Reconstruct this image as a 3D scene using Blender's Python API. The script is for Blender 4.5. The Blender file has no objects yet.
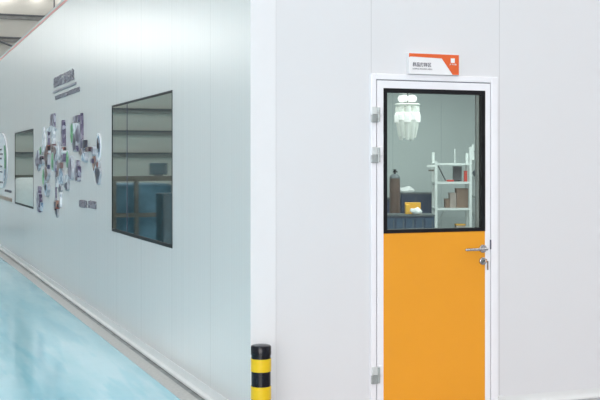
import bpy, bmesh, math, random
from mathutils import Vector, Matrix
random.seed(7)
C = bpy.context.scene.collection
PI = math.pi

# ------------------------------------------------------------------ camera
F = 1090.0
YAW = math.radians(20.9)
FW = Vector((math.sin(YAW), math.cos(YAW), 0)); RT = Vector((math.cos(YAW), -math.sin(YAW), 0))
CAM = -(FW*6.32 - RT*.284); CAM.z = 1.53
HZ = 164.6
cd = bpy.data.cameras.new('camera'); co = bpy.data.objects.new('camera', cd); C.objects.link(co)
co.location = CAM; co.rotation_euler = (PI/2, 0, -YAW)
cd.sensor_width = 36; cd.lens = 36*F/600
cd.shift_y = -(200-HZ)/600
cd.clip_end = 300
bpy.context.scene.camera = co

def ray(px, py):
    return FW + RT*((px-300)/F) + Vector((0, 0, (HZ-py)/F))
def at(px, py, d):          # point at depth d
    return CAM + ray(px, py)*d
def onX(px, py, x=0.0):     # point on a plane x = const (the long side wall)
    r = ray(px, py); return CAM + r*((x-CAM.x)/r.x)
def onY(px, py, y=0.0):     # point on a plane y = const (the front wall)
    r = ray(px, py); return CAM + r*((y-CAM.y)/r.y)

# ------------------------------------------------------------------ materials
def nt(name):
    m = bpy.data.materials.new(name); m.use_nodes = True
    n = m.node_tree; b = n.nodes['Principled BSDF']
    return m, n, b
def mat(name, col, rough=0.5, metal=0.0, var=0.06, scale=6.0, bump=0.0, spec=0.5, emis=None, es=0, coat=0.0):
    m, n, b = nt(name)
    tc = n.nodes.new('ShaderNodeTexCoord'); no = n.nodes.new('ShaderNodeTexNoise')
    no.inputs['Scale'].default_value = scale; no.inputs['Detail'].default_value = 3
    n.links.new(tc.outputs['Object'], no.inputs['Vector'])
    r = n.nodes.new('ShaderNodeValToRGB')
    r.color_ramp.elements[0].position = .3; r.color_ramp.elements[1].position = .7
    r.color_ramp.elements[0].color = tuple(c*(1-var) for c in col)+(1,)
    r.color_ramp.elements[1].color = tuple(min(1, c*(1+var)) for c in col)+(1,)
    n.links.new(no.outputs['Fac'], r.inputs[0]); n.links.new(r.outputs[0], b.inputs['Base Color'])
    b.inputs['Roughness'].default_value = rough; b.inputs['Metallic'].default_value = metal
    b.inputs['Specular IOR Level'].default_value = spec; b.inputs['Coat Weight'].default_value = coat
    if bump:
        bp = n.nodes.new('ShaderNodeBump'); bp.inputs['Strength'].default_value = bump; bp.inputs['Distance'].default_value = .01
        n.links.new(no.outputs['Fac'], bp.inputs['Height']); n.links.new(bp.outputs[0], b.inputs['Normal'])
    if emis:
        b.inputs['Emission Color'].default_value = emis+(1,); b.inputs['Emission Strength'].default_value = es
    return m
def s2l(h):
    v = [int(h[i:i+2], 16)/255 for i in (0, 2, 4)]
    return tuple(c/12.92 if c <= .04045 else ((c+.055)/1.055)**2.4 for c in v)

def wallmat(name, col, axis, seams, rough, ribs=0.0, pitch=.05, spec=.5, seamdark=.8, sw=.004, aniso=0):
    m, n, b = nt(name)
    tc = n.nodes.new('ShaderNodeTexCoord'); sp = n.nodes.new('ShaderNodeSeparateXYZ')
    n.links.new(tc.outputs['Object'], sp.inputs[0])
    v = sp.outputs[axis]
    def M(op, a, bb=None, c=None):
        q = n.nodes.new('ShaderNodeMath'); q.operation = op
        for i, s in enumerate((a, bb, c)):
            if s is None: continue
            if isinstance(s, (int, float)): q.inputs[i].default_value = s
            else: n.links.new(s, q.inputs[i])
        return q.outputs[0]
    acc = None
    for s in seams:
        d = M('LESS_THAN', M('ABSOLUTE', M('SUBTRACT', v, s)), sw)
        acc = d if acc is None else M('MAXIMUM', acc, d)
    no = n.nodes.new('ShaderNodeTexNoise'); no.inputs['Scale'].default_value = 1.3; no.inputs['Detail'].default_value = 4
    mp = n.nodes.new('ShaderNodeMapping'); mp.inputs['Scale'].default_value = (1, 1, .25) if axis != 2 else (1, 1, 1)
    n.links.new(tc.outputs['Object'], mp.inputs[0]); n.links.new(mp.outputs[0], no.inputs['Vector'])
    mx = n.nodes.new('ShaderNodeMix'); mx.data_type = 'RGBA'
    mx.inputs[6].default_value = tuple(c*.965 for c in col)+(1,); mx.inputs[7].default_value = col+(1,)
    n.links.new(no.outputs['Fac'], mx.inputs[0])
    m2 = n.nodes.new('ShaderNodeMix'); m2.data_type = 'RGBA'
    m2.inputs[7].default_value = tuple(c*seamdark for c in col)+(1,)
    n.links.new(acc, m2.inputs[0]); n.links.new(mx.outputs[2], m2.inputs[6])
    n.links.new(m2.outputs[2], b.inputs['Base Color'])
    b.inputs['Roughness'].default_value = rough; b.inputs['Specular IOR Level'].default_value = spec
    if ribs:
        h = M('SINE', M('MULTIPLY', v, 2*PI/pitch))
        n2 = n.nodes.new('ShaderNodeTexNoise'); n2.noise_dimensions = '1D'; n2.inputs['Scale'].default_value = 9; n2.inputs['Detail'].default_value = 2
        n.links.new(v, n2.inputs['W'])
        hh = M('ADD', M('MULTIPLY', h, .00014), M('MULTIPLY', n2.outputs['Fac'], .002))
        bp = n.nodes.new('ShaderNodeBump'); bp.inputs['Strength'].default_value = ribs; bp.inputs['Distance'].default_value = 1.0
        n.links.new(hh, bp.inputs['Height']); n.links.new(bp.outputs[0], b.inputs['Normal'])
    return m

M = {}
left_seams = [1.86+1.02*k for k in range(-1, 21)]
M['side'] = wallmat('side wall panels', (.725, .715, .71), 1, left_seams, .25, ribs=.6, spec=.6, seamdark=.82, sw=.004)
front_seams = [.152, .765, 1.658, 2.60, 3.5, 4.4, 5.3, 6.2, 7.1, 8.0, 8.9, 9.8, 10.7]
M['front'] = wallmat('front wall panels', (.73, .735, .76), 0, front_seams, .42, spec=.4, seamdark=.80, sw=.0025)
M['white'] = mat('white lacquered metal', (.86, .86, .90), .3, var=.01)
M['trimw'] = mat('white corner trim', (.78, .785, .81), .4, var=.01)
M['pink'] = mat('pale red roof edge', s2l('e5a49a'), .6, var=.05)
M['black'] = mat('black rubber frame', (.006, .006, .008), .5, var=.2, spec=.25)
M['backing'] = mat('pale grey cut-out backing', (.50, .52, .57), .5, var=.1)
M['blackrefl'] = mat('black plastic', (.006, .0065, .011), .22, var=.2, spec=.3)
M['gap'] = mat('shadow gap grey', (.10, .10, .14), .8)
M['orange'] = mat('orange lacquer', (.83, .345, .022), .22, var=.02, scale=1.5, spec=.45)
M['steel'] = mat('brushed steel', (.55, .55, .56), .25, 1.0, var=.1, scale=30)
M['zinc'] = mat('zinc grey hinge', (.42, .45, .45), .4, .6, var=.12, scale=40)
M['zincl'] = mat('pale grey hinge', (.66, .69, .69), .4, .3, var=.1, scale=40)
M['yellow'] = mat('yellow reflective band', (.80, .53, .008), .35, var=.04, scale=20, bump=.1)
M['cove'] = mat('white plastic cove', (.72, .735, .74), .3, var=.02)
M['chan'] = mat('dark channel', (.24, .26, .255), .5, var=.25, scale=8)
M['conc'] = mat('grey concrete strip', (.50, .50, .49), .75, var=.08, scale=40, bump=.1)
M['concf'] = mat('grey painted floor', (.36, .36, .38), .5, var=.08, scale=3)
M['orange_red'] = mat('orange red print', s2l('e0622e'), .45, var=.02)
M['signw'] = mat('white sign face', (.84, .84, .86), .35, var=.01)
M['ink'] = mat('dark grey lettering', (.10, .09, .12), .5)
M['inkp'] = mat('purple grey lettering', (.26, .25, .29), .45, var=.1)
M['inkl'] = mat('pale grey lettering', (.35, .35, .38), .5)
M['endw'] = mat('warm grey cladding', s2l('c4c1b9'), .7, var=.04, scale=.3)
M['girt'] = mat('dark grey girt', s2l('626468'), .6, var=.1)
M['girtl'] = mat('mid grey girt flange', s2l('8d8b88'), .6, var=.1)
M['roofm'] = mat('pale roof sheet', (.62, .63, .63), .6, var=.05, scale=.5)
M['hallw'] = mat('pale hall wall', (.70, .72, .73), .6, var=.04, scale=.4)
M['inw'] = wallmat('inner room wall', (.49, .545, .54), 0, [.7+1.0*k for k in range(0, 12)], .5, seamdark=.88, sw=.012)
M['inc'] = mat('inner room ceiling', (.6, .62, .62), .6)
M['inf'] = mat('inner room floor', (.20, .24, .26), .5)
M['dark'] = mat('added dark partition', (.05, .055, .06), .8)
M['addsky'] = mat('added roof glow', (.9, .95, 1), .5, emis=(1, .925, .885), es=2.75)
M['addwin'] = mat('added window glow', (.9, .93, .9), .5, emis=(1, .98, .95), es=13)
M['addwin2'] = mat('daylit hazy glass', (.9, .93, .9), .5, emis=(1, .98, .95), es=6.5)
M['rackm'] = mat('pale grey rack steel', (.66, .70, .69), .4, var=.03)
M['blue'] = mat('dark blue steel', (.022, .040, .085), .45, var=.2, scale=4)
M['bluel'] = mat('mid blue plastic', (.045, .08, .13), .45, var=.2, scale=5)
M['cyl'] = mat('brown painted cylinder', (.105, .068, .053), .45, var=.25, scale=7)
M['cylt'] = mat('grey cylinder shoulder', (.10, .12, .13), .45, var=.2)
M['yelbox'] = mat('yellow plastic', (.75, .42, .04), .45, var=.06)
M['cloth'] = mat('white cloth', (.78, .80, .80), .8, var=.05, bump=.4)
M['card'] = mat('brown cardboard', (.20, .135, .10), .8, var=.15, scale=9)
M['card2'] = mat('grey brown cardboard', (.34, .29, .26), .8, var=.15, scale=9)
M['red'] = mat('red plastic', (.6, .05, .03), .4)
M['wood'] = mat('pale timber', (.15, .135, .115), .7, var=.2, scale=5)
M['teal'] = mat('blue stretch film', (.11, .20, .26), .7, var=.3, scale=3, bump=.5)
M['darkteal'] = mat('dark teal steel', (.03, .07, .09), .4, var=.2)
M['lampg'] = mat('frosted lamp glass', (.9, .93, .88), .25, emis=(.95, 1.0, .95), es=.13)
M['lamph'] = mat('bright lamp strip', (1, 1, 1), .3, emis=(1, 1, .97), es=.42)
M['brownink'] = mat('brown band print', (.35, .27, .22), .6)

# blue epoxy floor, with reflection streaks painted into its colour
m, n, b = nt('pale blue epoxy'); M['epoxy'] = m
tc = n.nodes.new('ShaderNodeTexCoord')
n1 = n.nodes.new('ShaderNodeTexNoise'); n1.inputs['Scale'].default_value = .8; n1.inputs['Detail'].default_value = 5
mp = n.nodes.new('ShaderNodeMapping'); mp.inputs['Scale'].default_value = (2.3, .33, 1); mp.inputs['Rotation'].default_value = (0, 0, .1)
n.links.new(tc.outputs['Object'], mp.inputs[0]); n.links.new(mp.outputs[0], n1.inputs['Vector'])
cr = n.nodes.new('ShaderNodeValToRGB')
cr.color_ramp.elements[0].position = .35; cr.color_ramp.elements[0].color = (.19, .51, .62, 1)
cr.color_ramp.elements[1].position = .62; cr.color_ramp.elements[1].color = (.42, .70, .80, 1)  # stretched epoxy mottling, partly imitating pale reflections in the floor
n.links.new(n1.outputs['Fac'], cr.inputs[0])
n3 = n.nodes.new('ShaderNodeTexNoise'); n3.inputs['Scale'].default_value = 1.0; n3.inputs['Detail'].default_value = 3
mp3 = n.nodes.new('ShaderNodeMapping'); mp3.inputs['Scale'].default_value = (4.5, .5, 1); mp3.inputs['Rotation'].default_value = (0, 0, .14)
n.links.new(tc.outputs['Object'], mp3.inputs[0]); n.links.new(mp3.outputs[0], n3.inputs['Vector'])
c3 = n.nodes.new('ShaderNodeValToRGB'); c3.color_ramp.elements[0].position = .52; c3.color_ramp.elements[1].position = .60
c3.color_ramp.elements[0].color = (1, 1, 1, 1); c3.color_ramp.elements[1].color = (.76, .90, .93, 1)  # painted darker streaks imitating gaps between mirrored windows
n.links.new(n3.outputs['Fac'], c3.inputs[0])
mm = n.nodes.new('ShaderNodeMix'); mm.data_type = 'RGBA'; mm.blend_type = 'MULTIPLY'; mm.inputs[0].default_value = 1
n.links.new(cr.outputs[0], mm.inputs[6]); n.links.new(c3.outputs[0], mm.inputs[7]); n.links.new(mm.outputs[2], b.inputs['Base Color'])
mr = n.nodes.new('ShaderNodeMapRange'); mr.inputs[3].default_value = .05; mr.inputs[4].default_value = .16
n.links.new(n1.outputs['Fac'], mr.inputs[0]); n.links.new(mr.outputs[0], b.inputs['Roughness'])
n2 = n.nodes.new('ShaderNodeTexNoise'); n2.inputs['Scale'].default_value = 3; n.links.new(tc.outputs['Object'], n2.inputs['Vector'])
bp = n.nodes.new('ShaderNodeBump'); bp.inputs['Strength'].default_value = .15; bp.inputs['Distance'].default_value = .01
n.links.new(n2.outputs['Fac'], bp.inputs['Height']); n.links.new(bp.outputs[0], b.inputs['Normal'])

def glass(name, tint, fac, rough=.01, gl=(1, 1, 1)):
    m = bpy.data.materials.new(name); m.use_nodes = True; n = m.node_tree; n.nodes.clear()
    o = n.nodes.new('ShaderNodeOutputMaterial'); t = n.nodes.new('ShaderNodeBsdfTransparent'); g = n.nodes.new('ShaderNodeBsdfGlossy')
    t.inputs[0].default_value = tint+(1,); g.inputs['Roughness'].default_value = rough; g.inputs['Color'].default_value = gl+(1,)
    x = n.nodes.new('ShaderNodeMixShader')
    if fac is None:
        f = n.nodes.new('ShaderNodeFresnel'); f.inputs[0].default_value = 1.5; n.links.new(f.outputs[0], x.inputs[0])
    else: x.inputs[0].default_value = fac
    n.links.new(t.outputs[0], x.inputs[1]); n.links.new(g.outputs[0], x.inputs[2]); n.links.new(x.outputs[0], o.inputs[0])
    return m
M['glass'] = glass('green tinted door glass', (.85, .88, .86), None)
M['mirror'] = glass('reflective grey window glass', (.30, .36, .36), .80, .03, (.79, .87, .85))

# photo-like prints
def photo(name, cols, scale):
    m, n, b = nt(name)
    tc = n.nodes.new('ShaderNodeTexCoord'); v = n.nodes.new('ShaderNodeTexVoronoi'); v.inputs['Scale'].default_value = scale*1.7
    n.links.new(tc.outputs['Object'], v.inputs['Vector'])
    sp = n.nodes.new('ShaderNodeSeparateColor'); n.links.new(v.outputs['Color'], sp.inputs[0])
    r = n.nodes.new('ShaderNodeValToRGB'); r.color_ramp.interpolation = 'CONSTANT'
    e = r.color_ramp.elements
    for i, c in enumerate(cols):
        if i < 2: q = e[i]; q.position = i/len(cols)
        else: q = e.new(i/len(cols))
        q.color = s2l(c)+(1,)
    n.links.new(sp.outputs[0], r.inputs[0]); n.links.new(r.outputs[0], b.inputs['Base Color'])
    b.inputs['Roughness'].default_value = .3
    return m
PH = {'g': photo('green photo print', ['3f9a5c', '5fae74', '2f7d4c', '86b894'], 9),
      'b': photo('brown photo print', ['5b3a3e', '7d6464', '3d2a34', '978a88', '64464e'], 11),
      'p': photo('purple grey photo print', ['5f5872', '8a8696', '48405a', 'a9a9b8', '746c84'], 11),
      'w': photo('pale photo print', ['d9dde4', 'c4ccd4', 'eceef2', 'a9b2bd'], 10),
      'l': photo('pale blue photo print', ['8ba6bd', 'b4c6d4', '6c87a3', 'd4dde5'], 11),
      'd': photo('dark blue photo print', ['2c3652', '4a5068', '1f2436', '6a5260'], 11),
      'r': photo('red brown photo print', ['8c4038', '5e3a3c', 'b08a7c', '3c3034'], 11)}

# ------------------------------------------------------------------ mesh helpers
def link(name, bm, m, parent=None, smooth=False, bevel=0):
    me = bpy.data.meshes.new(name)
    bmesh.ops.recalc_face_normals(bm, faces=bm.faces)
    bm.to_mesh(me); bm.free()
    me.materials.append(m if not isinstance(m, str) else M[m])
    if smooth:
        for p in me.polygons: p.use_smooth = True
    o = bpy.data.objects.new(name, me); C.objects.link(o)
    if parent: o.parent = parent; o.matrix_parent_inverse = Matrix.Translation(-parent.location)
    if bevel:
        b = o.modifiers.new('bevel', 'BEVEL'); b.width = bevel; b.segments = 2; b.limit_method = 'ANGLE'
    if smooth:
        try: me.set_sharp_from_angle(angle=math.radians(40))
        except Exception: pass
    return o
def B(): return bmesh.new()
def box(bm, x0, x1, y0, y1, z0, z1, rot=None, about=None):
    vs = [bm.verts.new((x, y, z)) for x in (x0, x1) for y in (y0, y1) for z in (z0, z1)]
    for f in ((0, 1, 3, 2), (4, 6, 7, 5), (0, 4, 5, 1), (2, 3, 7, 6), (0, 2, 6, 4), (1, 5, 7, 3)):
        bm.faces.new([vs[i] for i in f])
    if rot:
        R = Matrix.Translation(about) @ rot @ Matrix.Translation(-about)
        for v in vs: v.co = R @ v.co
    return bm
def tube(bm, p, q, r0, r1=None, n=16):
    if r1 is None: r1 = r0
    p = Vector(p); q = Vector(q); d = q-p
    mtx = Matrix.Translation((p+q)/2) @ d.to_track_quat('Z', 'Y').to_matrix().to_4x4()
    bmesh.ops.create_cone(bm, cap_ends=True, segments=n, radius1=r0, radius2=r1, depth=d.length, matrix=mtx)
    return bm
def lathe(bm, prof, c, n=28):
    c = Vector(c); rings = []
    for r, z in prof:
        rings.append([bm.verts.new(c+Vector((r*math.cos(2*PI*i/n), r*math.sin(2*PI*i/n), z))) for i in range(n)])
    for a, b2 in zip(rings, rings[1:]):
        for i in range(n): bm.faces.new((a[i], a[(i+1) % n], b2[(i+1) % n], b2[i]))
    bm.faces.new(rings[0]); bm.faces.new(rings[-1])
    return bm
def prismX(bm, pts, x0, x1):     # pts of (y,z)
    a = [bm.verts.new((x0, y, z)) for y, z in pts]; b2 = [bm.verts.new((x1, y, z)) for y, z in pts]
    n = len(pts); bm.faces.new(a); bm.faces.new(b2)
    for i in range(n): bm.faces.new((a[i], a[(i+1) % n], b2[(i+1) % n], b2[i]))
    return bm
def prismY(bm, pts, y0, y1):     # pts of (x,z)
    a = [bm.verts.new((x, y0, z)) for x, z in pts]; b2 = [bm.verts.new((x, y1, z)) for x, z in pts]
    n = len(pts); bm.faces.new(a); bm.faces.new(b2)
    for i in range(n): bm.faces.new((a[i], a[(i+1) % n], b2[(i+1) % n], b2[i]))
    return bm
def thing(name, label, cat, loc=(0, 0, 0), group=None):
    o = bpy.data.objects.new(name, None); o.empty_display_size = .1; C.objects.link(o); o.location = loc
    o['label'] = label; o['category'] = cat
    if group: o['group'] = group
    return o
def tag(o, label, cat, group=None):
    o['label'] = label; o['category'] = cat
    if group: o['group'] = group
    return o
def struct(o, label, cat):
    o['kind'] = 'structure'; o['label'] = label; o['category'] = cat
    return o
def text(name, body, m, parent, plane, w, h, at_, depth=.0015):
    """lettering as a thin mesh. plane 'X': on a wall facing -x, 'Y': facing -y. at_ = left-bottom corner."""
    cu = bpy.data.curves.new(name, 'FONT'); cu.body = body; cu.extrude = .02; cu.offset = .012; cu.size = 1
    tmp = bpy.data.objects.new(name, cu); C.objects.link(tmp)
    dg = bpy.context.evaluated_depsgraph_get(); dg.update()
    me = bpy.data.meshes.new_from_object(tmp.evaluated_get(dg))
    bpy.data.objects.remove(tmp); bpy.data.curves.remove(cu)
    xs = [v.co.x for v in me.vertices]; ys = [v.co.y for v in me.vertices]
    x0, x1, y0, y1 = min(xs), max(xs), min(ys), max(ys)
    for v in me.vertices:
        u = (v.co.x-x0)/(x1-x0)*w; t = (v.co.y-y0)/(y1-y0)*h; d = depth*(v.co.z/.02*.5+.5)
        v.co = (at_[0]-d, at_[1]-u, at_[2]+t) if plane == 'X' else (at_[0]+u, at_[1]-d, at_[2]+t)
    me.materials.clear(); me.materials.append(M[m])
    o = bpy.data.objects.new(name, me); C.objects.link(o)
    if parent: o.parent = parent; o.matrix_parent_inverse = Matrix.Translation(-parent.location)
    return o
def wall_holes(bm, axis, a0, a1, t0, t1, z0, z1, holes):
    xs = sorted({a0, a1, *[h[0] for h in holes], *[h[1] for h in holes]})
    zs = sorted({z0, z1, *[h[2] for h in holes], *[h[3] for h in holes]})
    for i in range(len(xs)-1):
        cx = (xs[i]+xs[i+1])/2
        for k in range(len(zs)-1):
            cz = (zs[k]+zs[k+1])/2
            if any(h[0] < cx < h[1] and h[2] < cz < h[3] for h in holes): continue
            if axis == 'y': box(bm, t0, t1, xs[i], xs[i+1], zs[k], zs[k+1])
            else: box(bm, xs[i], xs[i+1], t0, t1, zs[k], zs[k+1])
    bmesh.ops.remove_doubles(bm, verts=bm.verts, dist=1e-5)
    dup = [f for f in bm.faces if not f.is_valid]
    # drop the internal faces left between neighbouring cells
    kill = set(); seen = {}
    for f in bm.faces:
        k = frozenset(v.index for v in f.verts) if False else tuple(round(c, 4) for c in f.calc_center_median())
        if k in seen: kill.add(f); kill.add(seen[k])
        else: seen[k] = f
    bmesh.ops.delete(bm, geom=list(kill), context='FACES')
    return bm

TOP = 3.445
BX, BY = 12.0, 24.0
# ------------------------------------------------------------------ windows in the side wall: px extents
def win_rect(pl, pr, tr, br):    # left px, right px, top y at right, bottom y at right
    a = onX(pl, 150); b_ = onX(pr, 150); t = onX(pr, tr); bo = onX(pr, br)
    return (b_.y, a.y, bo.z, t.z)
W1 = win_rect(112, 172.5, 90, 248.5)
W2 = win_rect(15, 33.5, 128.5, 209)
# ------------------------------------------------------------------ door extents on the front wall
def fx(px): return onY(px, 200, -.02).x
DX0, DX1 = fx(371), fx(498); DZ = onY(371, 73, -.02).z
LX0, LX1 = fx(377), fx(490.4)
LZ = onY(377, 80, -.02).z
# ------------------------------------------------------------------ building shell
bm = wall_holes(B(), 'y', 0.0, BY, 0.0, .10, 0.0, TOP, [W1, W2])
struct(link('wall_left', bm, 'side'), 'long pale blue-grey ribbed panel wall receding on the left', 'wall')
bm = wall_holes(B(), 'x', 0.10, BX, 0.0, .10, 0.0, TOP, [(LX0-.01, LX1+.01, 0.0, LZ+.01)])
struct(link('wall_front', bm, 'front'), 'flat white panel wall around the orange door', 'wall')
bm = B(); box(bm, -.004, .152, -.005, -.0001, 0, TOP)
struct(link('trim_1', bm, 'trimw', bevel=.002), 'white corner trim strip where the two walls meet', 'trim')
bm = B(); box(bm, -.003, .012, 0.0, BY, TOP-.012, TOP+.018)
struct(link('trim_2', bm, 'pink'), 'pale red edging along the top of the long wall', 'trim')
bm = B(); box(bm, 0.012, BX, 0.0, BY, TOP, TOP+.06)
struct(link('ceiling_1', bm, 'inc'), 'flat roof slab of the panel building', 'ceiling')
bm = B(); box(bm, .70, .76, .10, 12.0, 0, TOP)  # added dark partition, blocks the lit room from the side panes
struct(link('added_partition_side', bm, 'dark'), 'dark partition added behind the side windows to hide the lit room', 'wall')
bm = B(); box(bm, .70, BX, 12.0, 12.1, 0, TOP)
struct(link('wall_inner_back', bm, 'inw'), 'grey-green back wall of the room behind the door', 'wall')
bm = B(); box(bm, .1, .7, 12.0, 12.1, 0, TOP); box(bm, .1, .75, BY-.1, BY, 0, TOP); box(bm, .7, .76, 12.1, BY, 0, TOP)
struct(link('added_partition_far', bm, 'dark'), 'dark partitions added behind the far side window to keep it dark', 'wall')
bm = B(); box(bm, BX-.1, BX, .10, BY, 0, TOP)
struct(link('wall_right', bm, 'front'), 'right end wall of the panel building', 'wall')
bm = B(); box(bm, .76, BX-.1, .10, 12.0, 0.0, .01)
struct(link('floor_inner', bm, 'inf'), 'dark grey floor of the room behind the door', 'floor')

# windows
def side_window(idx, W, mull, label):
    y0, y1, z0, z1 = W
    root = bpy.data.objects.new('window_%d' % idx, None); C.objects.link(root); root.location = (0, (y0+y1)/2, z0)
    struct(root, label, 'window')
    f = .016
    bm = B()
    for a in ((y0, y0+f*.8, z0, z1), (y1-f, y1, z0, z1), (y0+f, y1-f, z1-f*1.1, z1), (y0+f, y1-f, z0, z0+f*1.7)):
        box(bm, -.003, .05, *a)
    link('window_frame', bm, 'black', root)
    bm = B(); box(bm, .001, .006, y0+f, y1-f, z0+f*1.7, z1-f*1.1); link('window_pane', bm, M['mirror'], root)
    if mull:
        bm = B(); box(bm, -.0015, .0008, mull-.005, mull+.005, z0+f*1.7, z1-f*1.1); link('mullion', bm, 'gap', root)
side_window(1, W1, onX(127, 200).y, 'large dark reflective window in the side wall nearest the corner')
side_window(2, W2, None, 'narrow-looking reflective window in the side wall left of the photo collage')

# baseboard cove along the side wall
def cove(pts_axis):
    prof = [(0, .078), (-.005, .078), (-.008, .046), (-.014, .026), (-.034, .014), (-.036, 0), (0, 0)]
    return prof
bm = B()
pr = cove(0)
a = [bm.verts.new((x, -.036, z)) for x, z in pr]; b2 = [bm.verts.new((x, BY, z)) for x, z in pr]
for i in range(len(pr)): bm.faces.new((a[i], a[(i+1) % len(pr)], b2[(i+1) % len(pr)], b2[i]))
bm.faces.new(a); bm.faces.new(b2)
struct(link('baseboard_left', bm, 'cove', smooth=True), 'white coved skirting along the long wall', 'baseboard')
def cove_front(name, x0, x1, lab):
    bm = B()
    a = [bm.verts.new((x0, x*.45-.001, z*.75)) for x, z in pr]; b2 = [bm.verts.new((x1, x*.45-.001, z*.75)) for x, z in pr]
    for i in range(len(pr)): bm.faces.new((a[i], a[(i+1) % len(pr)], b2[(i+1) % len(pr)], b2[i]))
    bm.faces.new(a); bm.faces.new(b2)
    struct(link(name, bm, 'cove', smooth=True), lab, 'baseboard')
cove_front('baseboard_front_left', 0.0, DX0, 'white coved skirting left of the door')
cove_front('baseboard_front_right', DX1+.0, BX, 'white coved skirting right of the door')
bm = B(); box(bm, DX1, DX1+.045, -.024, -.0, 0, .066)
struct(link('trim_3', bm, 'cove', bevel=.005), 'white end block of the skirting beside the door', 'trim')

# floors
bm = B(); box(bm, -16, -.185, -22, 50, -.05, 0)
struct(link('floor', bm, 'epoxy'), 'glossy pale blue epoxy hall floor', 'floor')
bm = B(); box(bm, -.185, -.078, -.30, 50, -.05, .001)
struct(link('trim_4', bm, 'conc'), 'rough grey concrete strip beside the blue floor', 'floor strip')
bm = B(); box(bm, -.078, -.030, -.30, 50, -.06, -.006)
struct(link('trim_5', bm, 'chan'), 'dark drainage channel at the foot of the long wall', 'floor strip')
bm = B(); box(bm, -.030, 0.1, 0, 50, -.06, .0); box(bm, -.185, 16, -22, -.30, -.05, 0); box(bm, -.030, 16, -.30, 0.0, -.05, 0); box(bm, .1, 16, 0, 50, -.06, -.0)
struct(link('floor_grey', bm, 'concf'), 'grey painted concrete floor in front of the door', 'floor')

# ------------------------------------------------------------------ hall
HH = 11.5
bm = B(); box(bm, -16, 16, 50, 50.2, 0, HH)
struct(link('wall_hall_end', bm, 'endw'), 'warm grey corrugated end wall of the hall', 'wall')
bm = B(); box(bm, -16.2, -16, -22, 50.2, 0, HH)
struct(link('wall_hall_left', bm, 'hallw'), 'left side wall of the hall', 'wall')
bm = B(); box(bm, 16, 16.2, -22, 50.2, 0, HH)
struct(link('wall_hall_right', bm, 'hallw'), 'right side wall of the hall', 'wall')
bm = B(); box(bm, -16.2, 16.2, -22.2, -22, 0, HH)
struct(link('wall_hall_back', bm, 'hallw'), 'hall wall behind the camera', 'wall')
bm = B(); box(bm, -16.2, 16.2, -22.2, 50.2, HH, HH+.15)
struct(link('ceiling', bm, 'roofm'), 'pale sheet-metal roof of the hall', 'ceiling')
for k in range(8):
    z = 2.106+1.147*k
    bm = B(); box(bm, -15.9, 15.9, 49.85, 50, z-.02, z+.05)
    o = link('trim_%d' % (10+k), bm, 'girt')
    struct(o, 'dark horizontal steel rail on the hall end wall', 'rail')
    bm = B(); box(bm, -15.9, 15.9, 49.90, 50, z-.20, z-.03)
    struct(link('trim_%d' % (30+k), bm, 'girtl'), 'grey flange beneath a dark rail on the hall end wall', 'rail')
p = onY(54, 10, 49.9)
bm = B(); tube(bm, (p.x, 49.82, 0), (p.x, 49.82, HH), .035)
struct(link('trim_20', bm, 'girt'), 'thin vertical tie rod on the hall end wall', 'rod')
a_, c_ = onY(-12, 36, 49.78), onY(14, 47, 49.78)
bm = B(); tube(bm, a_, c_, .05)
struct(link('trim_21', bm, 'girt'), 'thin diagonal brace on the hall end wall', 'rod')
# unseen glowing skylights, added as the main light of the hall
for i, x in enumerate((-13, -8.5, -4, .5, 5, 9.5, 14)):
    bm = B(); box(bm, x-.7, x+.7, -20, 46, HH-.05, HH-.01)
    struct(link('window_%d' % (20+i), bm, 'addsky'), 'long unseen skylight strip added to light the hall', 'skylight')
# clerestory on end wall (seen as the soft highlight in the glossy side wall)
for i, (x0, x1) in enumerate(((-14.4, -13.0), (-12.7, -11.5), (-11.0, -10.2), (-9.3, -8.7))):
    bm = B(); box(bm, x0, x1, 49.7, 49.8, 6.9, 9.6)
    struct(link('window_%d' % (30+i), bm, 'addwin2'), 'bright high window on the hall end wall', 'window')

for i, (x0, x1) in enumerate(((.6, 2.0), (2.7, 4.1), (4.9, 5.5), (6.3, 7.1), (7.9, 10.2), (11, 13))):  # unseen glowing panes added so the floor mirrors bright streaks
    bm = B(); box(bm, x0, x1, 49.7, 49.8, 9.98, 11.35)
    struct(link('window_%d' % (40+i), bm, 'addwin'), 'unseen bright window added under the roof of the hall end wall', 'window')
# ------------------------------------------------------------------ orange door
DR = bpy.data.objects.new('door_1', None); C.objects.link(DR); DR.location = ((DX0+DX1)/2, 0, 0)
struct(DR, 'white framed door with a glazed upper half and bright orange lower panel', 'door')
bm = B()
box(bm, DX0, LX0-.004, -.022, .10, 0, DZ); box(bm, LX1+.004, DX1, -.022, .10, 0, DZ); box(bm, LX0-.004, LX1+.004, -.022, .10, LZ+.004, DZ)
link('door_frame', bm, 'white', DR, bevel=.004)
bm = B(); box(bm, LX0-.005, LX1+.005, .0, .012, .0, LZ+.006)
for _ in (0,):
    bm.free(); bm = B()
    box(bm, LX0-.0045, LX0+.002, -.010, .06, 0, LZ+.004); box(bm, LX1-.002, LX1+.0045, -.010, .06, 0, LZ+.004); box(bm, LX0, LX1, -.010, .06, LZ-.002, LZ+.0045)
link('door_seal', bm, 'gap', DR)
gx0, gx1 = fx(383.6), fx(485.2)        # dark glazing frame outer
gz1 = onY(383.6, 88.0, -.02).z; gz0 = onY(434, 232.3, -.02).z
ix0, ix1 = fx(387.2), fx(481.6)
iz1 = onY(387.2, 92.3, -.02).z; iz0 = onY(434, 228.6, -.02).z
LB = .012
bm = B()
box(bm, LX0+.001, gx0, -.018, .03, LB, LZ-.001); box(bm, gx1, LX1-.001, -.018, .03, LB, LZ-.001)
box(bm, gx0, gx1, -.018, .03, gz1, LZ-.001); box(bm, gx0, gx1, -.018, .03, LB, LB+.03)
link('door_leaf', bm, 'white', DR)
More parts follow.
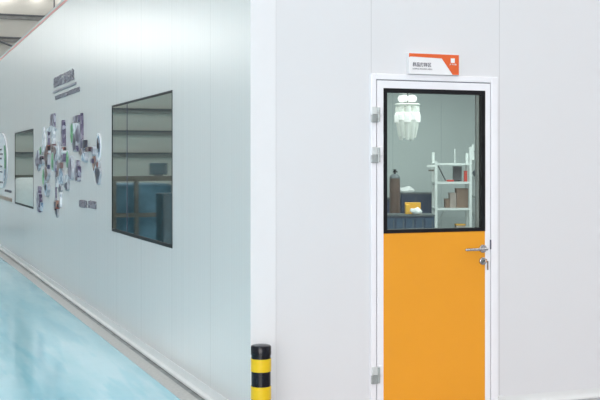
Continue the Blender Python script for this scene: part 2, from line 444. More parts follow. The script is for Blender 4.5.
bm = B(); box(bm, gx0, gx1, -.017, .03, LB+.03, gz0); link('lower_panel', bm, 'orange', DR)
bm = B()
box(bm, gx0, ix0, -.021, .032, gz0, gz1); box(bm, ix1, gx1, -.021, .032, gz0, gz1)
box(bm, ix0, ix1, -.021, .032, gz0, iz0); box(bm, ix0, ix1, -.021, .032, iz1, gz1)
link('glazing_frame', bm, 'black', DR)
bm = B(); box(bm, ix0, ix1, .004, .010, iz0, iz1); link('glass_pane', bm, M['glass'], DR)
bm = B(); box(bm, ix1-.018, ix1, .011, .03, iz0, iz1); link('glazing_bead', bm, 'rackm', DR)
bm = B(); box(bm, LX0, LX1, -.012, .1, 0, .011); link('threshold', bm, 'steel', DR)
# lever handle
hz = onY(482, 248.8, -.03).z; hx = onY(483.5, 248.8, -.03).x
H = link('door_handle', tube(B(), (hx, -.018, hz), (hx, -.029, hz), .026, .025, 28), 'steel', DR, smooth=True, bevel=.002)
H['label'] = 'brushed steel lever handle'
bm = B(); tube(bm, (hx, -.028, hz), (hx, -.062, hz), .009)
xe = onY(466.5, 248.8, -.065).x
tube(bm, (hx+.006, -.062, hz), (xe, -.064, hz-.001), .0095, .0085)
bmesh.ops.create_uvsphere(bm, u_segments=12, v_segments=8, radius=.0095, matrix=Matrix.Translation((hx+.006, -.062, hz)))
bmesh.ops.create_uvsphere(bm, u_segments=12, v_segments=8, radius=.0085, matrix=Matrix.Translation((xe, -.064, hz-.001)))
link('lever', bm, 'steel', H, smooth=True)
for o_ in (H,): pass
lz = onY(483.5, 261, -.02).z
Lk = link('lock_rose', tube(B(), (hx-.001, -.018, lz), (hx-.001, -.030, lz), .025, .023, 28), 'steel', DR, smooth=True, bevel=.002)
bm = B(); tube(bm, (hx-.001, -.030, lz+.006), (hx-.001, -.037, lz+.006), .009); box(bm, hx-.006, hx+.004, -.037, -.030, lz-.014, lz+.004)
link('lock_cylinder', bm, 'chan', Lk)
K = thing('key', 'small steel key hanging from the lock below the lever handle', 'key', (hx, -.037, lz))
bm = B(); box(bm, hx-.0015, hx+.001, -.058, -.0372, lz+.003, lz+.010); link('blade', bm, 'steel', K)
bm = B(); tube(bm, (hx-.003, -.066, lz+.006), (hx+.003, -.066, lz+.006), .011, .011, 16); link('bow', bm, 'steel', K, bevel=.001)
bm = B(); box(bm, hx+.003, hx+.012, -.071, -.067, lz-.052, lz+.004); link('key_tag', bm, 'card', K, bevel=.001)
# strike plate
sz0, sz1 = onY(490.8, 249).z, onY(490.8, 239.5).z
bm = B(); box(bm, LX1-.003, LX1+.005, -.0235, -.0, sz0, sz1); link('strike_plate', bm, 'gap', DR)
# hinges
for (yt, yb) in ((107, 122.5), (147, 163), (366, 383)):
    zt, zb = onY(373, yt).z, onY(373, yb).z; zm = (zt+zb)/2
    hg = link('hinge', box(B(), fx(370.5), fx(377.3), -.036, -.0225, zb, zm-.001), 'zinc', DR, bevel=.003)
    q = link('hinge_knuckle', box(B(), fx(371.5), fx(377.3), -.036, -.0225, zm+.001, zt), 'zincl', hg, bevel=.003)
    q = link('hinge_pin', tube(B(), (fx(377.8), -.036, zb+.004), (fx(377.8), -.036, zt-.004), .0075), 'zinc', hg, smooth=True)
    q = link('hinge_plate', box(B(), fx(378.6), fx(382.2), -.026, -.0182, zm-.005, zt+.004), 'white', hg, bevel=.003)

# ------------------------------------------------------------------ sign above the door
sy = -.040
sx0, sx1 = onY(409, 65, sy).x, onY(459, 65, sy).x
sz1 = onY(409, 53, sy).z; sz0 = DZ+.001
S = thing('room_sign', 'small white and orange room sign standing on top of the door frame', 'sign', ((sx0+sx1)/2, sy/2, sz0))
link('sign_panel', box(B(), sx0, sx1, sy, -.0005, sz0, sz1), 'signw', S, bevel=.002)
w_, h_ = sx1-sx0, sz1-sz0
def SP(u, v): return (sx0+w_*u, sz0+h_*v)
pts = [SP(0, .995), SP(.995, .995), SP(.995, .02), SP(.87, .02), SP(.65, .80), SP(.03, .84), SP(0, .80)]
link('orange_band', prismY(B(), pts, sy-.0015, sy-.0002), 'orange_red', S)
x, z = SP(.07, .36); text('lettering', '样品打样区', 'ink', S, 'Y', w_*.37, h_*.21, (x, sy-.0003, z))
x, z = SP(.07, .22); text('small_lettering', 'SAMPLE MAKING AREA', 'inkl', S, 'Y', w_*.39, h_*.07, (x, sy-.0003, z))
x0, z0 = SP(.83, .60); x1, z1 = SP(.91, .82)
bm = B(); box(bm, x0, x1, sy-.0032, sy-.0014, z0, z1)
link('square_emblem', bm, 'signw', S)
x0, z0 = SP(.80, .49); x1, z1 = SP(.94, .53)
text('emblem_lettering', '众 乐 园', 'signw', S, 'Y', x1-x0, z1-z0+.004, (x0, sy-.0017, z0))

# ------------------------------------------------------------------ bollard
bp_ = Vector((-.02, -.235, 0))
q = at(261, 300, 6.12); bp_ = Vector((q.x, q.y, 0)); R_ = .0565
BT = 1.53-(345.0-HZ)/F*6.12+.003
BO = thing('bollard', 'black and yellow banded safety bollard standing at the corner of the walls', 'bollard', bp_)
def band(name, z0, z1, m, r=R_):
    return link(name, lathe(B(), [(r, z0), (r, z1)], bp_, 36), m, BO, smooth=True)
hb = .0775
link('post', lathe(B(), [(R_-.002, .0), (R_-.002, BT-.03)], bp_, 36), 'blackrefl', BO, smooth=True)
link('cap', lathe(B(), [(R_+.001, BT-.055), (R_+.001, BT-.012), (R_-.003, BT-.005), (R_*.75, BT-.002), (R_*.4, BT), (.004, BT+.001)], bp_, 36), 'blackrefl', BO, smooth=True)
z = BT-.077
for k in range(3):
    band('yellow_band', z-hb*.92, z, 'yellow', R_+.0012); z -= 2*hb-.0
link('base_flange', lathe(B(), [(.09, 0), (.09, .006), (.058, .008)], bp_, 36), 'blackrefl', BO)

# ------------------------------------------------------------------ wall graphics on the side wall
def Wp(px, py, x=0.0):
    q = onX(px, py, x); return (q.y, q.z)
CO = thing('wall_photo_collage', 'collage of many small coloured photo cut-outs mounted on the long wall between the two windows', 'wall decoration', (0, onX(70, 165).y, onX(70, 165).z-.5))
pieces = [ # shape, x0,x1,y0,y1, kind
 ('t', 42.5, 46, 127, 152, 'w'), ('e', 40.5, 42.5, 146, 155, 'g'), ('r', 51.3, 55.5, 114, 127, 'p'), ('e', 48, 56.5, 126, 132, 'w'),
 ('r', 49, 50, 131, 148, 'p'), ('r', 53.5, 55.5, 131, 147, 'w'), ('e', 53.5, 58.5, 145, 161, 'b'), ('e', 46.5, 50.5, 146, 168, 'b'),
 ('e', 54, 56.4, 152, 171, 'g'), ('t', 64, 66, 120, 146, 'p'), ('e', 60.5, 63, 143, 160, 'w'), ('e', 66.8, 69.6, 150, 169, 'g'),
 ('e', 71.3, 74.3, 122, 144, 'g'), ('r', 74.6, 80, 115.5, 122.5, 'p'), ('r', 74.6, 79, 123, 134, 'w'), ('e', 77, 82, 126, 144, 'p'),
 ('e', 74.8, 78, 134, 152, 'd'), ('t', 82.2, 83.8, 113, 150, 'p'), ('e', 84.6, 87, 139, 155, 'p'), ('r', 88.5, 92, 147, 151.5, 'b'),
 ('e', 86, 88.6, 152, 162, 'l'), ('e', 82.5, 86, 149, 156, 'b'), ('o', 97, 101.4, 133, 161, 'l'), ('e', 98, 100, 138, 152, 'b'), ('e', 93.6, 97.4, 149, 171, 'r'),
 ('e', 96.8, 101.6, 166, 184, 'd'), ('e', 98, 100.6, 161, 168, 'r'), ('e', 37, 41, 151, 170, 'p'), ('e', 40, 44.5, 157, 165, 'p'), ('e', 44.6, 46.8, 168, 186, 'g'),
 ('e', 47, 50.2, 166, 180, 'b'), ('e', 47, 50.4, 182, 196, 'l'), ('p', 39.2, 42.6, 186, 212, 'p'), ('r', 56, 56.7, 160, 203, 'p'),
 ('e', 56.3, 58.8, 172, 181, 'd'), ('e', 59.5, 64.5, 168, 186, 'l'), ('e', 60, 62.6, 184, 193, 'd'), ('r', 61.5, 62.2, 192, 207, 'w'),
 ('e', 66.4, 70.4, 174, 184, 'w'), ('e', 66.8, 69.8, 182, 190.5, 'd'), ('e', 70.6, 74.6, 158, 180, 'p'), ('p', 77.6, 81.4, 160, 181.5, 'p'),
 ('e', 78.8, 81, 176, 181, 'd'), ('e', 85, 88, 154, 161, 'l'), ('e', 55.4, 58.6, 200, 208, 'l'), ('e', 59, 61, 200, 207, 'b'), ('e', 56.4, 58.8, 206, 217, 'd'), ('e', 58.5,60.5, 161, 178,'b')]
rs = random.Random(3)
for cx_, cy0, cy1 in ((42, 150, 168), (48, 148, 190), (54, 128, 160), (57.5, 158, 184), (62, 150, 178), (66, 146, 188), (72, 160, 178), (78, 118, 150), (86, 142, 158), (95.5, 146, 168), (99.5, 140, 180), (41, 190, 208), (57.5, 204, 214)):
    for _ in range(3):
        px_ = cx_+rs.uniform(-1.6, 1.6); py_ = rs.uniform(cy0, cy1); w_ = rs.uniform(.6, 1.1); h_ = rs.uniform(2.0, 5.0)
        pieces.append((rs.choice('errp'), px_-w_, px_+w_, py_-h_, py_+h_, rs.choice('bdprlwd')))
for i, (sh, x0, x1, y0, y1, k) in enumerate(pieces):
    a0 = Wp(x1, (y0+y1)/2); a1 = Wp(x0, (y0+y1)/2)
    ya, yb = a0[0], a1[0]; cxm = (x0+x1)/2
    zt, zb = Wp(cxm, y0)[1], Wp(cxm, y1)[1]
    cy_, cz_ = (ya+yb)/2, (zt+zb)/2; ry, rz = (yb-ya)/2, (zt-zb)/2
    def outline(s, j=0.0):
        pts = []
        if sh == 'r': return [(cy_-ry*s, cz_-rz*s), (cy_+ry*s, cz_-rz*s), (cy_+ry*s, cz_+rz*s), (cy_-ry*s, cz_+rz*s)]
        if sh == 't': return [(cy_-ry*s, cz_-rz*s), (cy_+ry*s, cz_-rz*s), (cy_+ry*.8*s, cz_+rz*.3*s), (cy_+ry*.25*s, cz_+rz*s), (cy_-ry*.25*s, cz_+rz*s), (cy_-ry*.8*s, cz_+rz*.3*s)]
        if sh == 'p': return [(cy_-ry*.5*s, cz_-rz*s), (cy_+ry*.5*s, cz_-rz*s), (cy_+ry*s, cz_-rz*.1*s), (cy_+ry*.8*s, cz_+rz*.35*s), (cy_+ry*.3*s, cz_+rz*.5*s), (cy_+ry*.35*s, cz_+rz*.9*s), (cy_, cz_+rz*s), (cy_-ry*.35*s, cz_+rz*.9*s), (cy_-ry*.3*s, cz_+rz*.5*s), (cy_-ry*.8*s, cz_+rz*.35*s), (cy_-ry*s, cz_-rz*.1*s)]
        for t in range(18):
            an = 2*PI*t/18
            w = 1+.16*math.sin(3*an+i)+.08*math.sin(5*an+2*i) if sh == 'e' and k != 'g' else 1
            pts.append((cy_+ry*s*w*math.cos(an), cz_+rz*s*w*math.sin(an)))
        return pts
    d = .010+.0031*(i % 11)
    pn = link('photo_panel', prismX(B(), outline(1.0), -d, -.0003), 'backing' if sh == 'e' else ('white' if sh == 'o' else PH[k]), CO)
    q = link('photo_print', prismX(B(), outline(.9 if sh != 'o' else .8), -d-.0015, -d+.0005), PH[k], pn)

def side_text(name, label, parts):
    T = thing(name, label, 'wall lettering', (0, parts[0][5], parts[0][6]))
    for nm, body, m_, w, h, y, z in parts: text(nm, body, m_, T, 'X', w, h, (-.0005, y, z), .012)
    return T
def seg(pl, pr, yt_l, yb_l):     # from px extents and y at the left end
    a = onX(pl, yt_l); b_ = onX(pl, yb_l); c = onX(pr, 165)
    return a.y-c.y, a.z-b_.z, a.y, b_.z
def entry(nm, body, m_, pl, pr, yt, yb):
    w, h, y, z = seg(pl, pr, yt, yb); return (nm, body, m_, w, h, y, z)
T1 = side_text('wall_slogan', 'large grey raised slogan lettering high on the long wall above the collage', [
    entry('large_lettering', '感恩同行', 'inkp', 54.2, 62.8, 77.8, 88.3), entry('large_lettering', '共创未来', 'inkp', 64.0, 74.4, 73.3, 84.3),
    entry('small_lettering', '携手并进 共赢美好明天 合作伙伴遍布全国', 'inkp', 56, 80, 96.0, 100.2)])
w, h, y, z = seg(54, 76.5, 91.5, 93.6)
link('underline', box(B(), -.012, -.0005, y-w, y, z, z+h), 'inkp', T1)
side_text('wall_caption', 'small grey raised caption lettering low on the long wall right of the collage', [
    entry('lettering', '团结奋进', 'inkp', 80, 87.3, 199.3, 206.8), entry('lettering', '开拓创新', 'inkp', 89, 96.6, 200.0, 207.8)])

# poster board at the far left
PB = thing('poster_board', 'white rounded notice board with a green edge at the far left of the long wall', 'notice board', (0, onX(0, 165).y, onX(0, 200).z))
yr = onX(8, 165).y; yl = yr+3.6; zt = Wp(0, 134)[1]; zb = Wp(6, 188.5)[1]
pts = []
rr = (zt-zb)/2
for t in range(17):
    an = -PI/2+PI*t/16; pts.append((yr+.9-.9*math.cos(an), (zt+zb)/2+rr*math.sin(an)))
pts += [(yl, zt), (yl, zb)]
link('board', prismX(B(), pts, -.02, -.0005), 'white', PB)
def arc(r0, r1, zz0, zz1, name, m_):
    P, Q = [], []
    for t in range(13):
        f = zz0+(zz1-zz0)*t/12; s = math.sqrt(max(0, 1-f*f))
        P.append((yr+.9-.9*s*r1, (zt+zb)/2+rr*f*.98)); Q.append((yr+.9-.9*s*r0, (zt+zb)/2+rr*f*.98))
    return link(name, prismX(B(), P+Q[::-1], -.024, -.0205), m_, PB)
arc(.55, .85, -.3, .55, 'green_edge', PH['g']); arc(.9, .99, -.95, .95, 'outer_line', 'inkl')
arc(.55, .85, -.75, -.32, 'yellow_edge', PH['l'])
for i, (y_, l_) in enumerate(((149, 3.2), (153.5, 4), (158, 3), (166, 3.6), (171.5, 3.8), (182, 4.4))):
    a = onX(l_, y_); b_ = onX(l_, y_+1.4)
    text('lettering', ['产品展示', '企业文化', '生产流程', '质量管理', '服务理念', '联系方式'][i], 'ink', PB, 'X', .8, (a.z-b_.z)*1.3, (-.0205, a.y+.8, b_.z), .004)
lt = onX(11.5, 190)
T3 = thing('wall_notice', 'narrow dark and brown lettered strip under the rounded notice board', 'notice', (0, lt.y, onX(11.5, 200).z))
a, b_, c = onX(11.5, 190.5), onX(11.5, 193), onX(5, 191)
text('lettering', '走进我们', 'ink', T3, 'X', c.y-a.y, a.z-b_.z, (-.0005, c.y, b_.z), .01)
a, b_, c = onX(12, 198.5), onX(12, 202), onX(0, 191)
link('brown_strip', box(B(), -.012, -.0005, a.y, c.y, b_.z, a.z), 'brownink', T3)

# ------------------------------------------------------------------ room behind the door
# the furniture stands turned by the same angle; it is built in a turned frame (x to the side, y away) and then set down
D0 = 18.2
gz = .011
before = set(C.objects)
def at(px, py, d): return Vector(((px-300)/F*d, d, CAM.z+(HZ-py)/F*d))
def zat(py, d=D0): return CAM.z+(HZ-py)/F*d
def lx(px, d=D0): return (px-300)/F*d
RK = thing('shelf_rack', 'pale grey steel shelf rack with boxes and a red tool behind the door glass', 'rack', (lx(453), D0+.2, gz))
xl, xr, yf, dep = lx(436), lx(470.5), D0, .40
xb1, xb2 = lx(440, D0+dep), lx(472.5, D0+dep)
for (x, yy, zz) in ((xl, yf, zat(161)), (xr, yf, zat(147)), (xl, yf+dep, zat(152)), (xr, yf+dep, zat(153))):
    link('upright', box(B(), x-.022, x+.022, yy-.022, yy+.022, gz, zz), 'rackm', RK)
for py in (163.0, 181.7, 208.0, 238):
    z = zat(py); link('shelf', box(B(), xl-.02, xr+.02, yf-.025, yf+dep, z-.035, z), 'rackm', RK)
link('brace', tube(B(), (lx(440), yf+dep+.03, zat(163)), (lx(449), yf+dep+.03, zat(181)), .010), 'girt', RK)
link('brace', tube(B(), (lx(440), yf+dep+.03, zat(228)), (lx(449), yf+dep+.03, zat(209)), .010), 'rackm', RK)
link('top_post', tube(B(), (lx(455), yf+.02, zat(162.8)), (lx(455), yf+.02, zat(149)), .010), 'rackm', RK)
RS = link('label_arm', box(B(), lx(427), xl-.022, yf-.02, yf-.005, zat(167.2), zat(164.8)), 'rackm', RK)
link('label_plate', box(B(), lx(428.5), lx(434), yf-.024, yf-.006, zat(171.3), zat(169.6)), 'wood', RK)
R2 = thing('shelf_rack', 'narrow steel rack partly cut off by the right edge of the door glass', 'rack', (lx(485, D0+.3), D0+.5, gz))
x2 = lx(476.5, D0+.3); y2 = D0+.3
for (x, yy) in ((x2, y2), (x2+.75, y2), (x2, y2+.4), (x2+.75, y2+.4)):
    link('upright', box(B(), x-.016, x+.016, yy-.016, yy+.016, gz, zat(144, y2)), 'rackm', R2)
for py in (160, 177, 196.5, 214, 240):
    z = zat(py, y2); link('shelf', box(B(), x2-.015, x2+.77, y2-.02, y2+.42, z-.025, z), 'rackm', R2)
link('brace', tube(B(), (x2, y2+.44, zat(150, y2)), (x2+.75, y2+.44, zat(176, y2)), .010), 'girt', R2)
def rbox(name, label, cat, px0, px1, top, shelf_py, m_, back=0.05, dp=.22, lid=None, d=D0, tilt=0):
    z0 = zat(shelf_py, D0)+.001; z1 = z0+(shelf_py-top)/F*d
    a, b_ = lx(px0, d), lx(px1, d)
    o = thing(name, label, cat, ((a+b_)/2, yf+back+dp/2, z0))
    link('box_body', box(B(), a, b_, yf+back, yf+back+dp, z0, z1-.021), m_, o)
    link('box_lid', box(B(), a-.003, b_+.003, yf+back-.003, yf+back+dp+.003, z1-.02, z1), lid or m_, o)
    return o
rbox('cardboard_box', 'large brown cardboard box on the right of the middle shelf of the rack', 'box', 457, 468.7, 188.5, 208.0, 'card')
rbox('cardboard_box', 'medium grey-brown cardboard box beside the large box on the middle shelf', 'box', 450.5, 456.6, 193, 208.0, 'card2')
rbox('cardboard_box', 'smallest and lowest brown cardboard box at the left of the middle shelf', 'box', 446, 450.2, 199, 208.0, 'card')
rbox('storage_crate', 'dark grey crate standing at the back of the upper shelf', 'crate', 455.5, 463.5, 166.5, 181.7, 'girt', back=.2, dp=.15)
rbox('carton', 'small red carton standing upright on the upper shelf', 'box', 464.8, 467.6, 171, 181.7, 'red', back=.04, dp=.08)
rbox('carton', 'yellow lidded carton on the lowest visible shelf of the rack', 'box', 457, 466, 224.5, 238, 'card2', lid='yelbox')
z_ = zat(181.7)+.001
o = thing('hand_tool', 'flat red tool with a black grip lying on the upper shelf', 'tool', (lx(452), yf+.02, z_))
link('tool_body', box(B(), lx(447), lx(454), yf-.0, yf+.07, z_, z_+.03), 'red', o, bevel=.006)
link('grip', tube(B(), (lx(454.1), yf+.035, z_+.014), (lx(460), yf+.035, z_+.014), .012), 'blackrefl', o)
z_ = zat(177, y2)+.001
o = thing('machine_part', 'dark round machine part on the shelf of the narrow rack', 'machine part', (lx(477.5, y2), y2+.15, z_))
link('housing', tube(B(), (lx(477.5, y2), y2+.05, z_+.061), (lx(477.5, y2), y2+.2, z_+.061), .06), 'darkteal', o, smooth=True)
link('hub', tube(B(), (lx(477.5, y2), y2+.02, z_+.061), (lx(477.5, y2), y2+.049, z_+.061), .03), 'red', o, smooth=True)
# gas cylinder
d = D0-.2
gx, gy = lx(394.8, d), d
GC = thing('gas_cylinder', 'tall brown gas cylinder with a dark grey shoulder standing left in the room', 'gas cylinder', (gx, gy, gz))
zt_ = zat(178.5, d)
link('cylinder_body', lathe(B(), [(.07, gz), (.088, gz+.02), (.088, zt_)], (gx, gy, 0)), 'cyl', GC, smooth=True)
link('shoulder', lathe(B(), [(.0885, zt_), (.088, zt_+.02), (.074, zt_+.045), (.045, zt_+.07), (.03, zt_+.075)], (gx, gy, 0)), 'cylt', GC, smooth=True)
bm = B(); tube(bm, (gx, gy, zt_+.075), (gx, gy, zt_+.135), .018); tube(bm, (gx-.03, gy, zt_+.11), (gx+.045, gy, zt_+.11), .011); tube(bm, (gx, gy, zt_+.135), (gx, gy, zt_+.15), .028)
link('valve', bm, 'blackrefl', GC)
def bluecab(px0, px1, top, d, label, dp=.5, doorm='bluel', pitch=.30):
    a, b_ = lx(px0, d), lx(px1, d); z1 = zat(top, d)
    o = thing('storage_cabinet', label, 'cabinet', ((a+b_)/2, d+dp/2, gz))
    link('cabinet_body', box(B(), a, b_, d, d+dp, gz, z1-.03), 'blue', o)
    link('cabinet_top', box(B(), a-.005, b_+.005, d-.015, d+dp, z1-.03, z1), 'cylt', o)
    n_ = max(1, round((b_-a)/pitch)); w = (b_-a)/n_
    for k in range(n_):
        dr = link('cabinet_door', box(B(), a+w*k+.010, a+w*(k+1)-.010, d-.012, d-.0005, gz+.05, z1-.06), doorm, o)
        link('handle', box(B(), a+w*(k+1)-.040, a+w*(k+1)-.026, d-.022, d-.0125, z1-.26, z1-.08), 'cylt', dr)
bluecab(401, 434, 192.5, D0+.8, 'tall dark blue cabinet behind the yellow case', doorm='blue')
DL = D0-.9
bluecab(386, 434.5, 214.5, DL, 'low dark blue bench cabinet carrying the yellow case', pitch=.155)
bluecab(383, 400.5, 198, D0+.8, 'dark blue cabinet behind the gas cylinder', doorm='blue')
zl = zat(214.5, DL)+.001
YB = thing('tool_case', 'open bright yellow case standing on the low blue bench', 'case', (lx(414, DL), DL+.2, zl))
ym = DL+.05
link('case_back', box(B(), lx(406.5, DL), lx(422.5, DL), ym+.20, ym+.24, zl, zat(203, DL)), 'yelbox', YB, bevel=.006)
link('case_base', box(B(), lx(406.5, DL), lx(422.5, DL), ym+.06, ym+.195, zl, zl+.02), 'yelbox', YB, bevel=.004)
link('case_side', box(B(), lx(406.5, DL), lx(410.6, DL), ym+.06, ym+.195, zl+.021, zat(205, DL)), 'yelbox', YB, bevel=.006)
cx_ = lx(416.5, DL)
bm = B(); bmesh.ops.create_icosphere(bm, subdivisions=3, radius=1, matrix=Matrix.Translation((cx_, ym, zl+.05)) @ Matrix.Diagonal((.10, .045, .052, 1)))
for v in bm.verts: v.co += Vector((0, 0, .016*math.sin((v.co.x-cx_)*60)*math.cos((v.co.y-ym)*70)))
for v in bm.verts: v.co.z = max(v.co.z, zl)
tag(link('cloth', bm, 'cloth', smooth=True), 'crumpled white cloth in front of the yellow case', 'cloth')
zc = zat(192.5, D0+.8)+.001
bm = B(); lathe(bm, [(.20, 0), (.21, .03), (.17, .07), (.09, .09), (.02, .095)], (0, 0, 0), 24)
sx_ = lx(407.5, D0+.8)
for v in bm.verts: v.co = Vector((sx_+v.co.x*.72+.01*math.sin(v.co.y*40), D0+1.05+v.co.y, zc+v.co.z*(1+.15*math.sin(v.co.x*25))))
tag(link('folded_sheet', bm, 'cloth', smooth=True), 'rounded white folded sheet on the tall blue cabinet', 'sheet')
# pendant lamp
dl = 13.6
lp = at(407.5, 165, dl)
def lz_(py): return CAM.z+(HZ-py)/F*dl
LP = thing('pendant_lamp', 'glowing glass chandelier hanging at the upper left inside the door glass', 'lamp', (lp.x, lp.y, lz_(142)))
c0 = (lp.x, lp.y, 0)
link('rod', tube(B(), (lp.x, lp.y, lz_(112)), (lp.x, lp.y, TOP-.051), .008), 'chan', LP)
link('ceiling_cup', tube(B(), (lp.x, lp.y, TOP-.05), (lp.x, lp.y, TOP-.001), .06, .05), 'chan', LP)
link('upper_ring', lathe(B(), [(.11, lz_(93.2)), (.13, lz_(92.8)), (.13, lz_(91.6)), (.11, lz_(91.2))], c0), 'lamph', LP, smooth=True)
for i in range(5):
    an = 2*PI*i/5+.3; c = Vector((lp.x+.075*math.cos(an), lp.y+.075*math.sin(an), 0))
    link('upper_shade', lathe(B(), [(.02, lz_(102.3)), (.045, lz_(100.5)), (.05, lz_(98)), (.03, lz_(95.3))], c, 12), 'lamph', LP, smooth=True)
link('middle_ring', lathe(B(), [(.14, lz_(105.2)), (.165, lz_(104.5)), (.14, lz_(103.7))], c0), 'lampg', LP, smooth=True)
for i in range(8):
    an = 2*PI*i/8; c = Vector((lp.x+.115*math.cos(an), lp.y+.115*math.sin(an), 0))
    link('middle_shade', lathe(B(), [(.036, lz_(112.5)), (.038, lz_(109)), (.030, lz_(106.2))], c, 12), 'lampg', LP, smooth=True)
link('lower_ring', lathe(B(), [(.145, lz_(114.2)), (.158, lz_(113.5)), (.145, lz_(112.6))], c0), 'lamph', LP, smooth=True)
for i in range(10):
    an = 2*PI*i/10+.2; c = Vector((lp.x+.125*math.cos(an), lp.y+.125*math.sin(an), 0)); ci = Vector((lp.x+.085*math.cos(an), lp.y+.085*math.sin(an), 0))
    z1 = lz_(114.5); z0 = lz_(138+2.2*((i*5) % 3)/2)
    tb = B(); n_ = 12; rings = []
    for f, r_ in ((0, .022), (.15, .030), (.6, .038), (1, .041)):
        cc = ci.lerp(c, f); rings.append([tb.verts.new((cc.x+r_*math.cos(2*PI*k/n_), cc.y+r_*math.sin(2*PI*k/n_), z0+(z1-z0)*f)) for k in range(n_)])
    for a, b2 in zip(rings, rings[1:]):
        for k in range(n_): tb.faces.new((a[k], a[(k+1) % n_], b2[(k+1) % n_], b2[k]))
    tb.faces.new(rings[0]); tb.faces.new(rings[-1])
    link('crystal_tube', tb, 'lampg', LP, smooth=True)
    link('lamp_cup', lathe(B(), [(.0415, z1-.07-.03*(i % 2)), (.0445, z1-.01), (.03, z1+.006)], c, 12), 'lamph', LP, smooth=True)
for i in range(3):
    an = PI*i/3+.25
    link('arm', tube(B(), (lp.x-.15*math.cos(an), lp.y-.15*math.sin(an), lz_(103)), (lp.x+.15*math.cos(an), lp.y+.15*math.sin(an), lz_(103)), .006), 'chan', LP)
TR = Matrix.Rotation(-YAW, 3, 'Z')
for o in set(C.objects)-before:
    if o.parent is None:
        L = TR @ Vector((o.location.x, o.location.y, 0))
        o.location = (CAM.x+L.x, CAM.y+L.y, o.location.z); o.rotation_euler = (0, 0, -YAW)
def at(px, py, d): return CAM + ray(px, py)*d

# ------------------------------------------------------------------ goods in the hall, mirrored in the side windows
def mir(px, py, d):      # point seen by reflection in the wall plane x=0
    q = at(px, py, d); return Vector((-q.x, q.y, q.z))
dH = 17.0
def hz_(py, d=dH): return CAM.z+(HZ-py)/F*d
PR = mir(140, 165, dH)
FR = thing('storage_rack', 'timber storage frame around blue wrapped goods in the hall', 'frame', (PR.x, PR.y, 0))
y0 = PR.y
xa, xb = mir(110, 165, dH).x, mir(178, 165, dH).x
xa, xb = min(xa, xb), max(xa, xb)
for px in (112, 136, 178):
    x = mir(px, 165, dH).x; link('frame_post', box(B(), x-.03, x+.03, y0-.03, y0+.03, 0, hz_(180)), 'wood', FR)
link('frame_beam', box(B(), xa-.05, xb+.05, y0-.06, y0+.06, hz_(181), hz_(176)), 'wood', FR)
link('frame_beam', box(B(), xa-.05, xb+.05, y0-.04, y0+.04, hz_(217), hz_(213)), 'wood', FR)
o = thing('wrapped_pallet', 'blue film wrapped goods on a pallet behind the timber frame', 'pallet', (PR.x, y0+.9, 0))
link('wrapped_goods', box(B(), xa, xb, y0+.15, y0+1.4, .14, hz_(184)), 'teal', o, bevel=.05)
bm = B()
for k in range(4): box(bm, xa, xb, y0+.15+k*.35, y0+.30+k*.35, .10, .135)
for k in range(3): box(bm, xa+k*(xb-xa-.1)/2, xa+k*(xb-xa-.1)/2+.1, y0+.15, y0+1.35, 0, .10)
link('pallet_base', bm, 'wood', o)
x = mir(167, 165, dH-1).x; y_ = mir(167, 165, dH-1).y
o = thing('tool_locker', 'narrow dark teal steel locker in front of the timber frame', 'locker', (x, y_, 0))
link('locker_body', box(B(), x-.12, x+.12, y_-.2, y_+.2, 0, hz_(193, dH-1)), 'darkteal', o, bevel=.01)
link('locker_door', box(B(), x-.10, x+.10, y_-.212, y_-.2005, .05, hz_(195, dH-1)), 'darkteal', o)
x = mir(160, 165, dH).x
o = thing('monitor', 'small dark monitor standing on the timber frame beam', 'monitor', (x, y0, hz_(176)))
link('monitor_foot', box(B(), x-.06, x+.06, y0-.05, y0+.05, hz_(176)+.001, hz_(176)+.02), 'girt', o)
link('monitor_screen', box(B(), x-.14, x+.14, y0-.02, y0+.02, hz_(176)+.021, hz_(163)), 'darkteal', o, bevel=.005)
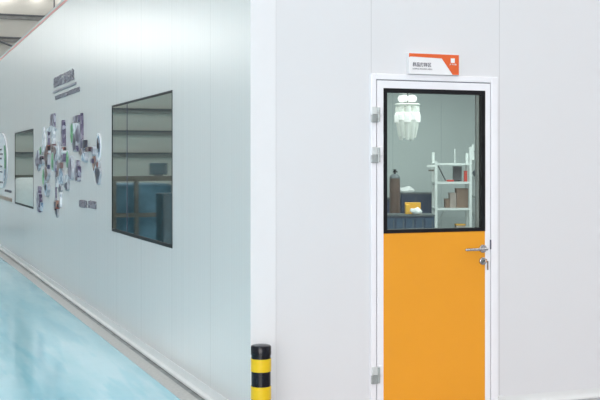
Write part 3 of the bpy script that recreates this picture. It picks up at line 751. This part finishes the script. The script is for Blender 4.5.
# second window's reflection: covered machine
pm = mir(26, 165, 26)
o = thing('covered_machine', 'machine under a pale blue dust cover far down the hall', 'machine', (pm.x, pm.y, 0))
bm = B(); lathe(bm, [(.62, .1), (.66, .5), (.6, .9), (.42, 1.12), (.15, 1.22)], (pm.x+.0, pm.y, 0), 20)
link('dust_cover', bm, 'cloth', o, smooth=True)
link('machine_base', box(B(), pm.x-.5, pm.x+.5, pm.y-.5, pm.y+.5, 0, .1), 'darkteal', o)
pm = mir(22, 165, 28)
o = thing('work_bench', 'brown timber bench beyond the covered machine', 'bench', (pm.x, pm.y, 0))
link('bench_top', box(B(), pm.x-1.2, pm.x+.7, pm.y, pm.y+.6, 1.20, 1.26), 'wood', o)
for sx in (-1.1, .6):
    for s2 in (.05, .5): link('leg', box(B(), pm.x+sx-.04, pm.x+sx+.04, pm.y+s2, pm.y+s2+.06, 0, 1.199), 'wood', o)
link('back_panel', box(B(), pm.x-1.05, pm.x+.55, pm.y+.3, pm.y+.33, .2, 1.15), 'wood', o)

# ------------------------------------------------------------------ lights
def area(name, loc, rot, sx, sy_, power, col=(1, 1, 1)):
    l = bpy.data.lights.new(name, 'AREA'); l.shape = 'RECTANGLE'; l.size = sx; l.size_y = sy_; l.energy = power; l.color = col
    o = bpy.data.objects.new(name, l); C.objects.link(o); o.location = loc; o.rotation_euler = rot
    return o
area('added_room_fill', (5.5, 7.0, TOP-.06), (0, 0, 0), 7, 7, 580, (.93, 1, .98))  # added area lamp that brightens the room behind the door glass
area('added_hall_fill', (-8, -17, 3.6), (math.radians(84), 0, math.radians(-28)), 12, 5, 1640, (1, .93, .91))  # added unseen area lamp behind the camera, brightens the walls lower down
w = bpy.data.worlds.new('world'); bpy.context.scene.world = w; w.use_nodes = True
w.node_tree.nodes['Background'].inputs[0].default_value = (.8, .87, .95, 1)
w.node_tree.nodes['Background'].inputs[1].default_value = .3
sc = bpy.context.scene
sc.view_settings.view_transform = 'Standard'; sc.view_settings.look = 'None'
sc.view_settings.exposure = 0.0; sc.view_settings.gamma = 1.0
sc.cycles.use_denoising = True
sc.cycles.max_bounces = 8; sc.cycles.diffuse_bounces = 4; sc.cycles.glossy_bounces = 4; sc.cycles.transparent_max_bounces = 8
sc.cycles.sample_clamp_indirect = 6
